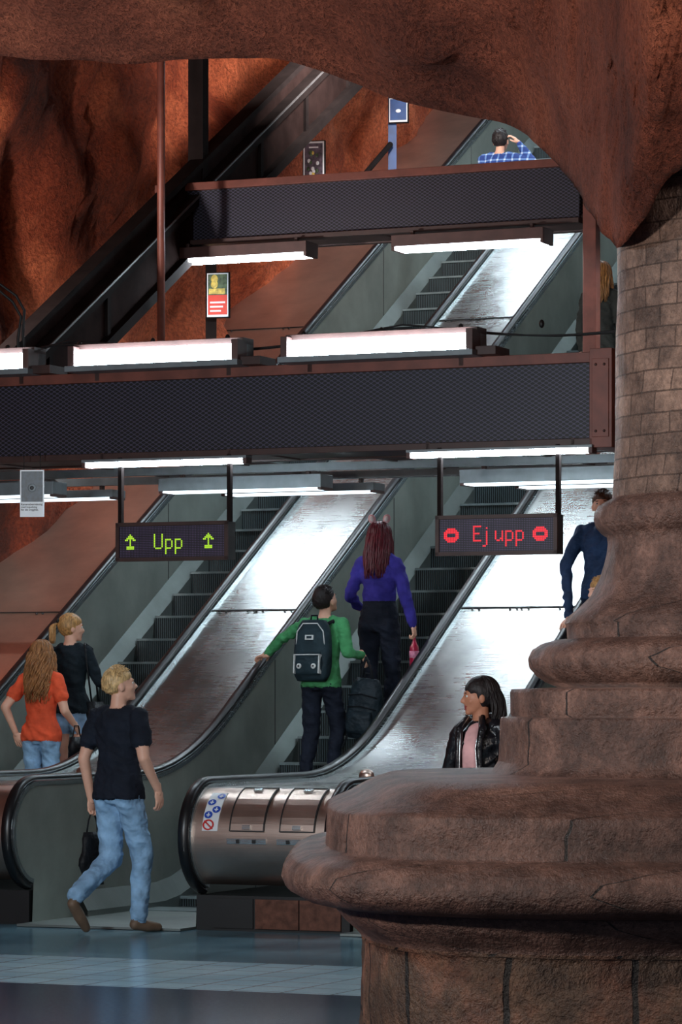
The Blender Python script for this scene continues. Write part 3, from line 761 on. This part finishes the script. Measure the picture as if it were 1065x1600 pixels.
def person(name, loc, heading, H, mats, pose=None, hair=None, top='long', bottoms='pants', fem=False, head=(0, 0), vox=.010, heavy=1.0, hands=None, extra=None, skirt=None, lean=(0, 0)):
    k = H/1.75; J = dict(
        pel=(0, 0, .95), wai=(0, 0, 1.10), che=(0, 0, 1.30), nec=(0, -.005, 1.475), hed=(0, .015, 1.625),
        shL=(-.175, -.005, 1.415), shR=(.175, -.005, 1.415), elL=(-.225, -.03, 1.135), elR=(.225, -.03, 1.135), wrL=(-.235, .05, .895), wrR=(.235, .05, .895),
        hiL=(-.088, 0, .90), hiR=(.088, 0, .90), knL=(-.095, .02, .49), knR=(.095, .02, .49), anL=(-.10, -.03, .09), anR=(.10, -.03, .09), toL=(-.115, .13, .03), toR=(.115, .13, .03))
    if fem:
        J['shL'] = (-.155, -.005, 1.41); J['shR'] = (.155, -.005, 1.41); J['elL'] = (-.205, -.03, 1.135); J['elR'] = (.205, -.03, 1.135); J['wrL'] = (-.225, .05, .90); J['wrR'] = (.225, .05, .90)
    J.update(pose or {})
    lx, ly = lean
    for kk in list(J):
        if kk in ('wai', 'che', 'nec', 'hed', 'shL', 'shR') or (kk in ('elL', 'elR', 'wrL', 'wrR') and not (pose and kk in pose)):
            v = Vector(J[kk]); h = max(0, v.z-.95) if kk[:2] not in ('el', 'wr') else .45; v.x += lx*h; v.y += ly*h; v.z -= .5*(lx*lx+ly*ly)*h; J[kk] = v
    J = {a: Vector(b)*k for a, b in J.items()}
    parts = []
    A = lambda p, l: parts.append((p, l))
    g = heavy*k
    sw = .158 if fem else .178; hw = .168 if fem else .160; ww = .128 if fem else .146
    d = lambda a, b, f: J[a].lerp(J[b], f)
    TT = 'top'
    tr = [(d('pel', 'wai', -.25), hw*g, .118*g), (d('pel', 'wai', .1), hw*1.0*g, .122*g), (d('pel', 'wai', .7), (ww+.012)*g, .108*g), (J['wai'], ww*g, .102*g), (d('wai', 'che', .5), (ww+.008)*g, .108*g), (J['che'], (sw-.012)*g, .116*g+(.012*k if fem else 0)), (d('che', 'nec', .45), (sw-.005)*g, .108*g), (d('che', 'nec', .72), (sw-.045)*g, .088*g), (d('che', 'nec', .95), .075*g, .07*g)]
    lowcut = 1 if bottoms == 'high' else 0
    A(eloft(tr[(3 if lowcut else 1):]), TT)
    A(eloft([(d('pel', 'hiL', .0)+Vector((0, 0, -.10*k)), .135*g, .10*g), (d('pel', 'wai', -.35), (hw-.01)*g, .112*g), (d('pel', 'wai', .1), (hw-.005)*g, .112*g), (d('pel', 'wai', 1.0 if lowcut else .4), (ww-.002)*g, .098*g)]), 'bot')
    if not lowcut:
        A(eloft([(J['pel']+Vector((0, 0, -.07*k)), (hw+.022)*g, .143*g), (J['pel']+Vector((0, 0, -.03*k)), (hw+.020)*g, .141*g), (J['pel']+Vector((0, 0, .03*k)), (hw+.012)*g, .132*g), (d('pel', 'wai', .6), (ww+.018)*g, .114*g)]), TT)
    hm = Matrix.Rotation(head[0], 4, 'Z') @ Matrix.Rotation(-head[1], 4, 'X')
    HM = Matrix.Translation(J['hed']) @ hm @ Matrix.Scale(k**.5*1.0, 4)
    hp = lambda *p: HM @ Vector(p)
    hR = hm.to_3x3(); hs = k**.5
    A(rcone(J['nec']+Vector((0, 0, -.02)), hp(0, -.01, -.04), .054*k, .050*k), 'skin')
    def HE(c, r, l, seg=16): A(ellip(hp(*c), tuple(x*hs for x in r), seg, 10, hR), l)
    HE((0, -.012, .025), (.077, .096, .09), 'skin', 24); HE((0, .022, -.02), (.066, .074, .085), 'skin', 24)
    HE((0, .038, -.072), (.048, .05, .04), 'skin'); HE((0, .070, -.098), (.026, .022, .019), 'skin')
    HE((0, .075, .022), (.052, .022, .014), 'skin')
    A(rcone(hp(0, .088, .008), hp(0, .108, -.028), .0085*hs, .0135*hs, 8), 'skin')
    HE((0, .096, -.036), (.018, .012, .009), 'skin')
    HE((0, .084, -.062), (.024, .013, .007), 'lips'); HE((0, .083, -.074), (.021, .013, .008), 'lips')
    for sx in (-1, 1): HE((sx*.079, -.008, -.015), (.012, .020, .033), 'skin'); HE((sx*.042, .055, -.03), (.022, .022, .02), 'skin')
    for q in 'LR':
        sh, el, wr = J['sh'+q], J['el'+q], J['wr'+q]
        u = .050 if fem else .056
        A(rcone(sh, el, u*g, .040*g), 'skin' if top == 'short' else 'top'); A(rcone(el, wr, .040*g, .027*g), 'skin' if top == 'short' else 'top')
        if top == 'short': A(rcone(sh, sh.lerp(el, .55), (u+.010)*g, (u+.016)*g), 'top')
        elif top == 'long': A(rcone(sh, el, (u+.008)*g, .050*g), 'top'); A(rcone(el, el.lerp(wr, .93), .050*g, .037*g), 'top')
        A(rcone(sh+Vector((0, 0, -.01*k)), sh.lerp(J['nec'], .45), .06*g, .055*g), 'top')
        hi, kn, an, to = J['hi'+q], J['kn'+q], J['an'+q], J['to'+q]
        if bottoms == 'shorts':
            A(rcone(hi, kn, .082*g, .052*g), 'skin'); A(rcone(kn, an, .052*g, .036*g), 'skin'); A(rcone(hi, hi.lerp(kn, .32), .094*g, .098*g), 'bot')
        else:
            wf = 1.18 if bottoms == 'loose' else 1.0
            A(rcone(hi, kn, .092*g, .066*g*wf), 'bot'); A(rcone(kn, an+Vector((0, 0, .02)), .062*g*wf, .048*g*wf*1.02), 'bot')
            A(rcone(hi+Vector((0, -.040*k, -.0)), hi.lerp(kn, .2)+Vector((0, -.03*k, 0)), .078*g, .07*g), 'bot')
        f = (to-an)
        heel = an+Vector((0, 0, -.035*k))-Vector((f.x, f.y, 0)).normalized()*.035*k
        A(rcone(heel, heel.lerp(to, .55), .036*k, .040*k, 12), 'shoe'); A(rcone(heel.lerp(to, .5), to, .041*k, .030*k, 12), 'shoe'); A(rcone(an+Vector((0, 0, .0)), heel, .036*k, .036*k), 'shoe')
    V, Fc, L = remesh(parts, vox)
    mb = MB(); mb.add(V, Fc, [mats[x] for x in L], True)
    for sx in (-1, 1):
        mb.prim(ellip(hp(sx*.031, .0795, .002), (.0135*hs, .009*hs, .0085*hs), 12, 8, hR), m_eyew)
        mb.prim(ellip(hp(sx*.031, .0865, .002), (.0055*hs, .004*hs, .006*hs), 10, 6, hR), m_iris)
        mb.prim(ellip(hp(sx*.032, .0875, .022), (.018*hs, .006*hs, .004*hs), 10, 6, hR), mats['hair'])
    hands = hands or {}
    for q in 'LR':
        el, wr = J['el'+q], J['wr'+q]
        sg = -1 if q == 'L' else 1
        dd, nn, th, cu = hands.get(q, ((wr-el).normalized(), (-sg, 0, 0), (0, 1, 0), .35))
        for p in hand_parts(wr, dd, nn, th, cu, k*(.93 if fem else 1)): mb.prim(p, mats['skin'])
    hr = mats['hair']; rnd = random.Random(name)
    if hair:
        kind = hair[0]
        amax = hair[3] if len(hair) > 3 else 1.95
        seg, rg = 44, 26; vs = []; fs = []
        for i in range(rg+1):
            ph = pi*i/rg
            for c_ in range(seg):
                t = 2*pi*c_/seg; dx, dy, dz = sin(ph)*cos(t), sin(ph)*sin(t), cos(ph)
                r = (.088, .107, .103)
                if kind == 'short': r = (.085, .106, .108)
                nn = 1+.05*noise.noise(Vector((dx*6, dy*6, dz*2.5)))+.035*noise.noise(Vector((dx*16, dy*16, dz*5)))
                x, y, z = dx*r[0]*nn, dy*r[1]*nn-.014, dz*r[2]*nn+.022
                lim = .052 if y > .03 else (.052-(.03-y)*1.6 if kind == 'short' else .052-(.03-y)*4)
                if kind == 'short':
                    if y < .03: lim = .045 if y > .012 else .022
                    if y < -.03: lim = -.045
                if kind != 'short' and y < -.02: lim = -.2
                if z < lim:
                    f = max(.0, 1-(lim-z)*14); f = .72+.28*f; x *= f; y = (y+.014)*f-.014; z = z*f if z > 0 else z*.8
                vs.append(hp(x, y, z))
        for i in range(rg):
            for c_ in range(seg): c2 = (c_+1) % seg; fs.append((i*seg+c_, (i+1)*seg+c_, (i+1)*seg+c2, i*seg+c2))
        mb.add(vs, fs, hr, True)
        if kind == 'short':
            for j in range(420):
                ph = rnd.uniform(0, 1.75); t = rnd.uniform(0, 2*pi)
                if sin(t) > .2 and ph > .95: continue
                if ph > 1.2 and sin(t) > -.5: continue
                dx, dy, dz = sin(ph)*cos(t), sin(ph)*sin(t), cos(ph)
                b = Vector((dx*.083, dy*.103-.014, dz*.105+.022)); d_ = Vector((dx*.5+rnd.uniform(-.3, .3), dy*.5+.25+rnd.uniform(-.3, .3), dz*.6-.15+rnd.uniform(-.2, .3)))
                if dy < -.3: d_ = Vector((dx*.3, dy*.25, -.8))
                mb.prim(tube([hp(*b), hp(*(b+d_*.014)), hp(*(b+d_*.026+Vector((0, 0, -.004))))], [.0045, .0035, .001], 5), hr)
        if kind in ('long', 'wavy'):
            Ln = hair[1]; wav = .018 if kind == 'wavy' else .004
            for j in range(210):
                a_ = rnd.uniform(-amax, amax); rr = rnd.uniform(.85, 1.08); P = []; R = []; ph0 = rnd.uniform(0, 6.28); fq = rnd.uniform(13, 19); l = Ln*rnd.uniform(.82, 1.04)
                st = rnd.uniform(.15, .9)
                n_ = 20
                for q in range(n_):
                    f = q/(n_-1)
                    if f < .3:
                        ph = st+(1.65-st)*f/.3; x = .088*sin(ph)*sin(a_); y = -.106*sin(ph)*cos(a_)-.014; z = .106*cos(ph)+.022
                        p = hp(x*rr, y*rr, z)
                        base = p
                    else:
                        g_ = (f-.3)/.7; dr = l*g_
                        side = hair[2] if len(hair) > 2 else (0, 0)
                        hang = Vector((base.x, base.y, base.z))
                        wd = 1+.25*min(1, g_*1.5)-.45*max(0, g_-.6)
                        cx_ = J['hed'].x; cy_ = J['hed'].y
                        p = Vector((cx_+(hang.x-cx_)*wd+side[0]*g_, cy_+(hang.y-cy_)*(1+.25*g_)-.035*sin(min(1, g_*2)*pi/2)*k*(1 if cos(a_) > .1 else -.2)+side[1]*g_, hang.z-dr))
                        p += Vector((sin(dr*fq*2+ph0)*wav, cos(dr*fq*2+ph0)*wav, 0))
                    P.append(p); R.append(.0085*(1-.75*max(0, (f-.55)/.45)) if f > .05 else .004)
                mb.prim(tube(P, R, 5), hr)
        if kind == 'pony':
            kn_ = Vector((0, -.118, .055)); mb.prim(ellip(hp(*kn_), (.02, .016, .02), 12, 8, hR), m_black)
            for j in range(60):
                a_ = rnd.uniform(0, 6.28); rr = rnd.uniform(0, .024); P = []; R = []
                for q in range(10):
                    f = q/9; sp_ = .35+1.0*sin(min(1, f*1.5)*pi/2)
                    P.append(hp(cos(a_)*rr*sp_+.0, kn_.y-.05*sin(min(1, f*2)*pi/2)+sin(a_)*rr*sp_, kn_.z-.02-hair[1]*f**1.15+.03*sin(f*pi)))
                    R.append(.006*(1-.8*max(0, f-.6)/.4))
                mb.prim(tube(P, R, 5), hr)
    if extra: extra(mb, J, k, hp, hR)
    M = Matrix.Translation(loc) @ Matrix.Rotation(heading, 4, 'Z')
    return mb.obj(name, M), J, M

def Ep(s, t, z=None): return ME @ Vector((s, t, stepz(t) if z is None else z))
cl_black = cloth("tshirt_black", C(26, 32, 44)); cl_denim = cloth("denim_light", C(140, 178, 212), .8, .6, .3); cl_darkd = cloth("denim_dark", C(30, 42, 62), .8, .7)
cl_green = cloth("sweater_green", C(74, 150, 98), .9, .6); cl_purple = cloth("sweater_indigo", C(60, 54, 146), .9, .5); cl_pblack = cloth("pants_black", C(24, 30, 44)); cl_orange = cloth("top_orange", C(232, 92, 58), .85, .4)
cl_leather = plain("jacket_leather_black", C(22, 22, 27), .3, 0, .3, 8, .5, 14, .03); cl_pink = cloth("top_pink", C(224, 172, 172), .8, .3); cl_jeanj = cloth("denim_jacket", C(40, 60, 92), .8, .8)
shoe_br = plain("shoe_brown", C(110, 88, 70), .6); shoe_w = plain("shoe_grey", C(150, 150, 150), .6); shoe_b = plain("shoe_black", C(20, 20, 20), .5)
h_blond = hairm("hair_blond", C(226, 186, 130)); h_dblond = hairm("hair_dark_blond", C(168, 116, 66)); h_dark = hairm("hair_dark_brown", C(32, 23, 23), .55); h_red = hairm("hair_burgundy", C(92, 20, 36)); h_brown = hairm("hair_brown", C(80, 54, 40)); h_gold = hairm("hair_golden", C(196, 146, 88)); h_gold2 = hairm("hair_light_brown", C(166, 112, 66))
def mats(skin_, top, bot, shoe, hair): return dict(skin=skin_, top=top, bot=bot, shoe=shoe, hair=hair, lips=m_lips)

# 1 walking man with a bag
ob, J, Mx = person("walking_man", Vector((-1.50, 22.95, .0)), radians(-36), 1.80, mats(m_skin, cl_black, cl_denim, shoe_br, h_blond),
    dict(knR=(.10, .12, .50), anR=(.09, .10, .09), toR=(.12, .26, .03), knL=(-.085, .03, .49), anL=(-.09, -.32, .24), toL=(-.09, -.22, .04), hiL=(-.085, 0, .90),
         elL=(-.245, -.06, 1.14), wrL=(-.235, .0, .88), elR=(.255, -.05, 1.15), wrR=(.235, .12, .94)),
    ('short',), 'short', 'loose', False, (radians(-38), radians(-10)), .009, 1.0, {'L': ((0.0, .1, -1), (1, 0, 0), (0, 1, 0), .95), 'R': ((0, .25, -1), (-1, 0, 0), (0, 1, 0), .4)})
bag = cloth("bag_black", C(20, 22, 26), .6, .6)
mb = MB(); w = J['wrL']; hx = Vector((w.x+.005, w.y+.01, w.z-.09))
vs = []
for i in range(9):
    f = i/8; z = -.14-.36*f; wd = .085+.03*sin(f*pi*.9)+.012*sin(i*1.7); th_ = .025+.012*sin(f*pi)
    vs.append((hx+Vector((0.0, .01*sin(i), z)), th_, wd))
mb.prim(eloft(vs, 16, 2.6), bag)
for q in (-.05, .05): mb.prim(tube([hx+Vector((0, q*1.2, -.15)), hx+Vector((0, q*.8, -.06)), hx+Vector((0, q*.2, .0)), hx+Vector((.0, 0, .01))], .006, 6), bag)
mb.obj("tote_bag", Mx)

# 2 boy in green with backpack
HD = -TH
bp_m = cloth("backpack_dark_teal", C(30, 48, 56), .7, .5); bp_w = plain("backpack_trim_white", C(200, 205, 205), .5, 0, .1); strap = cloth("strap_black", C(18, 22, 28))
bt = 3.98; bs = .64
ob, J, Mx = person("boy_in_green", Ep(bs, bt), HD, 1.62, mats(m_skin, cl_green, cl_pblack, shoe_b, h_dark),
    dict(elL=(-.41, .10, 1.30), wrL=(-.60, .17, 1.155), elR=(.255, -.03, 1.17), wrR=(.30, .20, 1.15), knR=(.11, .10, .55), anR=(.10, .02, .14), toR=(.11, .17, .06), knL=(-.11, .04, .49), anL=(-.13, -.06, .09)),
    ('short',), 'long', 'loose', False, (radians(-20), radians(-22)), .009, .98, {'L': ((-.75, .45, -.12), (0, 0, -1), (0, 1, .2), .45), 'R': ((.3, .5, -.8), (-1, 0, 0), (0, 1, 0), 1.0)}, None, None, (0, .12))
def backpack(name, M, w, h, dpt, m, detail=True):
    mb = MB()
    body = []
    for i in range(13):
        f = i/12; z = h*f; e = (1-abs(2*f-1)**5); body.append((Vector((0, 0, z)), w/2*(.75+.25*e)*(1-.16*f**3), dpt/2*(.7+.3*e)*(1-.25*f*f)))
    mb.prim(eloft(body, 28, 3.2 if detail else 2.5), m)
    pk = [(Vector((0, -dpt*.45, h*.08+h*.38*i/6)), w*.38*(.85+.15*sin(pi*i/6)), dpt*.22*(.6+.4*sin(pi*i/6))) for i in range(7)]
    mb.prim(eloft(pk, 20, 3.5), m)
    mb.prim(tube([(-.03, 0, h*.98), (-.025, 0, h*1.08), (.025, 0, h*1.08), (.03, 0, h*.98)], .008, 6), strap)
    for q in (-1, 1):
        if detail: mb.prim(tube([(q*w*.25, dpt*.4, h*.95), (q*w*.33, dpt*.75, h*1.02), (q*w*.36, dpt*1.1, h*.9)], .016, 8), strap)
        else: mb.prim(tube([(q*w*.2, 0, h*.9), (q*w*.1-.02, -.01, h*1.2), (-.05, .03, h*1.34)], .012, 8), strap); mb.prim(tube([(q*w*.3, dpt*.4, h*.85), (q*w*.5, dpt*.3, h*.4), (q*w*.42, 0, h*.02), (q*w*.5, -.03, -h*.2)], .010, 8), strap)
    if detail:
        y = -dpt*.70
        mb.box(-w*.36, w*.36, y-.004, y+.04, h*.40, h*.415, bp_w)
        for q in (-1, 1):
            mb.box(q*w*.34-.004, q*w*.34+.004, y-.004, y+.05, h*.1, h*.41, bp_w)
            mb.prim(ellip((q*w*.2, y-.002, h*.22), (.022, .008, .022), 16, 8), bp_w)
            mb.prim(ellip((q*w*.2, y-.008, h*.22), (.009, .005, .009), 12, 6), m_ink)
        mb.box(-.035, .035, -dpt*.52, -dpt*.4, h*.66, h*.74, bp_w)
        mb.box(-.022, .022, -dpt*.525, -dpt*.5, h*.68, h*.72, bp_m)
        mb.prim(tube([(-w*.4, -dpt*.3, h*.5), (-w*.36, -dpt*.42, h*.8), (-w*.2, -dpt*.45, h*.93), (w*.2, -dpt*.45, h*.93), (w*.36, -dpt*.42, h*.8), (w*.4, -dpt*.3, h*.5)], .005, 6), bp_w)
    else:
        for q in (.3, .5, .7): mb.prim(tube([(-w*.42, -dpt*.36, h*q), (0, -dpt*.56, h*q+.02), (w*.42, -dpt*.36, h*q)], .006, 6), strap)
    return mb.obj(name, M)
backpack("backpack", Mx @ Matrix.Translation((0, -.185, .86)) @ Matrix.Rotation(radians(-6), 4, 'X'), .31, .48, .17, bp_m)
w = J['wrR']
backpack("backpack", Mx @ Matrix.Translation((w.x+.03, w.y-.10, w.z-.66)) @ Matrix.Rotation(radians(7), 4, 'Y'), .29, .48, .18, cloth("backpack_black", C(26, 38, 46), .6, .7), False)

# 3 woman with burgundy hair
ears = plain("headband_ears", C(214, 168, 176), .8); ears_in = plain("headband_inner", C(236, 226, 230), .8)
def ex3(mb, J, k, hp, hR):
    for q in (-1, 1):
        c = hp(q*.062, -.02, .145); mb.prim(ellip(c, (.032, .015, .040), 12, 8, hR @ Matrix.Rotation(q*radians(22), 3, 'Y')), ears)
        mb.prim(ellip(c+Vector((0, -.011, .002)), (.018, .008, .024), 12, 8, hR @ Matrix.Rotation(q*radians(22), 3, 'Y')), ears_in)
    mb.prim(tube([hp(.096*cos(a), -.012, .125*sin(a)+.005) for a in [pi*i/14 for i in range(15)]], .006, 6), m_ink)
ob, J, Mx = person("woman_with_burgundy_hair", Ep(.80, 4.78), HD, 1.74, mats(m_skin, cl_purple, cl_pblack, shoe_b, h_red),
    dict(elL=(-.25, -.02, 1.15), wrL=(-.26, .2, 1.05), elR=(.245, -.04, 1.14), wrR=(.30, .0, .90), knR=(.10, .04, .5)),
    ('long', .36), 'long', 'high', True, (radians(8), radians(0)), .010, 1.03, {'L': ((0, .9, -.1), (0, 0, -1), (1, 0, 0), .5), 'R': ((.15, 0, -1), (-1, 0, 0), (0, 1, 0), 1.0)}, ex3)
n_ = NT("bottle_drink"); n_.b.inputs['Base Color'].default_value = C(190, 20, 70); n_.b.inputs['Roughness'].default_value = .1; n_.b.inputs['Transmission Weight'].default_value = .3
w = J['wrR']+Vector((.0, .02, -.08)); mb = MB()
pf = [(.03, .013), (.01, .013), (.0, .012), (-.03, .02), (-.06, .036), (-.10, .040), (-.13, .034), (-.16, .040), (-.24, .039), (-.27, .034), (-.275, .01)]
mb.prim(tube([w+Vector((0, 0, z-.03)) for z, r in pf], [r for z, r in pf], 16), n_.m)
mb.prim(tube([w+Vector((0, 0, -.125)), w+Vector((0, 0, -.18))], .0412, 16), plain("bottle_label", C(220, 130, 160), .4, 0, .6, 30)); mb.prim(tube([w+Vector((0, 0, .0)), w+Vector((0, 0, .02))], .015, 12), m_ink)
mb.obj("drink_bottle", Mx)

# 4 girls on the left
def ex_o(mb, J, k, hp, hR):
    b = cloth("handbag_black", C(16, 16, 20), .5); p = J['wrR']+Vector((.02, .0, -.16))
    mb.prim(eloft([(p+Vector((0, 0, -.10)), .04, .09), (p+Vector((0, 0, -.02)), .045, .10), (p+Vector((0, 0, .06)), .025, .085)], 16, 3), b)
    mb.prim(tube([p+Vector((0, -.07, .05)), p+Vector((0, -.03, .15)), p+Vector((0, .03, .15)), p+Vector((0, .07, .05))], .006, 6), b)
ob, J, Mx = person("girl_in_orange_top", Ep(-1.47, 3.25), HD, 1.60, mats(m_skin, cl_orange, cl_denim, shoe_w, h_gold2),
    dict(elL=(-.27, -.16, 1.17), wrL=(-.20, -.10, .95), elR=(.24, -.02, 1.14), wrR=(.25, .14, 1.02)),
    ('wavy', .40), 'short', 'pants', True, (radians(12), 0), .009, 1.0, {'L': ((.3, .1, -.9), (0, 1, 0), (1, 0, 0), .3)}, ex_o)
def ex_d(mb, J, k, hp, hR):
    b = cloth("shoulder_bag_black", C(18, 20, 24), .5); p = Vector((.20, .08, .88))*k
    mb.prim(eloft([(p+Vector((0, 0, -.10)), .06, .10), (p, .07, .12), (p+Vector((0, 0, .09)), .045, .10)], 16, 3), b)
    mb.prim(tube([p+Vector((0, -.06, .08)), J['shR']+Vector((.02, -.06, .05)), J['shR']+Vector((-.01, .0, .07)), J['shR']+Vector((.02, .07, .03)), p+Vector((0, .06, .08))], .009, 6), b)
ob, J, Mx = person("girl_with_ponytail", Ep(-1.50, 3.80), HD, 1.62, mats(m_skin, cloth("shirt_black", C(22, 34, 42)), cl_denim, shoe_w, h_gold),
    dict(elR=(.25, .06, 1.15), wrR=(.26, .28, 1.12)), ('pony', .17), 'long', 'shorts', True, (radians(-48), 0), .010, 1.0, {'R': ((.1, .9, .2), (-1, 0, 0), (0, 0, 1), .6)}, ex_d)

# 5 woman in leather jacket
def ex_j(mb, J, k, hp, hR):
    for q in (-1, 1):
        P = [Vector((q*.055, .062, 1.50)), Vector((q*.085, .115, 1.42)), Vector((q*.075, .142, 1.30)), Vector((q*.085, .135, 1.12)), Vector((q*.095, .132, .95))]
        mb.prim(tube([p*k for p in P], [.016, .026, .022, .014, .012], 8), cl_leather)
        mb.prim(tube([(p+Vector((-q*.018, .012, 0)))*k for p in P], .0035, 6), m_guide)
    mb.prim(tube([(Vector((.075*cos(a), -.015+.065*sin(a), 1.495+.012*sin(a*2)))*k) for a in [pi+pi*i/10 for i in range(11)]], .02, 8), cl_leather)
    mb.prim(eloft([(Vector((0, .068, .93))*k, .085*k, .058*k), (Vector((0, .072, 1.10))*k, .078*k, .058*k), (Vector((0, .080, 1.28))*k, .078*k, .064*k), (Vector((0, .062, 1.40))*k, .062*k, .050*k), (Vector((0, .035, 1.46))*k, .045*k, .035*k)], 20, 2.2), cl_pink)
ob, J, Mx = person("woman_in_leather_jacket", Vector((.86, 21.0, 0)), radians(146), 1.72, mats(m_skin2, cl_leather, cl_pblack, shoe_b, h_dark),
    dict(elR=(.24, -.02, 1.14), wrR=(.17, .19, 1.02), elL=(-.235, .0, 1.14), wrL=(-.12, .22, 1.08)), ('long', .22, (0.0, 0), 1.25), 'long', 'pants', True, (radians(-52), radians(2)), .007, 1.0,
    {'L': ((.5, .5, .35), (0, -1, .2), (0, .2, 1), .5), 'R': ((-.5, .5, -.3), (0, -1, 0), (0, 0, 1), .5)}, ex_j)

# 6 man in denim jacket coming down, hand on rail; companion
def rail_z(t): return CZ+RR+SL*(t-T0)
dt, ds = 5.05, 2.62
base = Ep(ds, dt); hz = rail_z(4.72)+.03-stepz(dt)
ob, J, Mx = person("man_in_denim_jacket", base, HD+pi, 1.76, mats(m_skin, cl_jeanj, cl_darkd, shoe_b, h_brown),
    dict(elR=(.27, .12, 1.17), wrR=((ds-2.44)*1.0/.994, .30, hz/.994+.02)), ('short',), 'long', 'pants', False, (radians(10), radians(-6)), .010, 1.02, {'R': ((.1, .9, -.55), (0, -.3, -1), (-1, 0, 0), .45)})
person("child_on_escalator", Ep(2.88, 4.25), HD+pi, 1.66, mats(m_skin, cloth("shirt_dark_blue", C(30, 40, 70)), cl_darkd, shoe_b, h_gold), {}, ('short',), 'long', 'pants', False, (radians(-40), 0), .010)
# 7 man in plaid shirt far up
n = NT("plaid_shirt"); v = n.coord(); sp = n.t.nodes.new('ShaderNodeSeparateXYZ'); n.l(v, sp.inputs[0])
a = n.math('GREATER_THAN', n.math('SINE', n.math('MULTIPLY', sp.outputs[0], 2*pi/.075)), .72); b = n.math('GREATER_THAN', n.math('SINE', n.math('MULTIPLY', sp.outputs[2], 2*pi/.075)), .72)
cc = n.math('MULTIPLY', n.math('ADD', a, b), .5); n.l(n.ramp(cc, [(0, C(34, 62, 130)), (.5, C(100, 135, 190)), (1, C(190, 205, 225))]), n.b.inputs['Base Color']); n.b.inputs['Roughness'].default_value = .8
person("man_in_plaid_shirt", Ep(-1.22, 12.75), HD, 1.72, mats(m_skin, n.m, cl_darkd, shoe_b, h_dark), dict(elR=(.36, .12, 1.36), wrR=(.20, .14, 1.58)), ('short',), 'long', 'pants', False, (0, radians(-14)), .012, 1.05,
       {'R': ((-.6, -.1, .7), (-1, 0, -.5), (0, -1, 0), .4)}, None, None, (0, .15))
# 8 woman further up, right lane
person("woman_with_blond_hair", Ep(1.02, 9.62), HD, 1.70, mats(m_skin, cloth("coat_olive", C(44, 44, 40)), cl_pblack, shoe_b, h_dblond), {}, ('long', .30), 'long', 'pants', True, (radians(-10), 0), .012)

# ------------------------------------------------------------------ world
w = bpy.data.worlds.new("world"); scn.world = w; w.use_nodes = True
w.node_tree.nodes['Background'].inputs[0].default_value = (.80, .86, 1.0, 1); w.node_tree.nodes['Background'].inputs[1].default_value = .32
print("DONE")
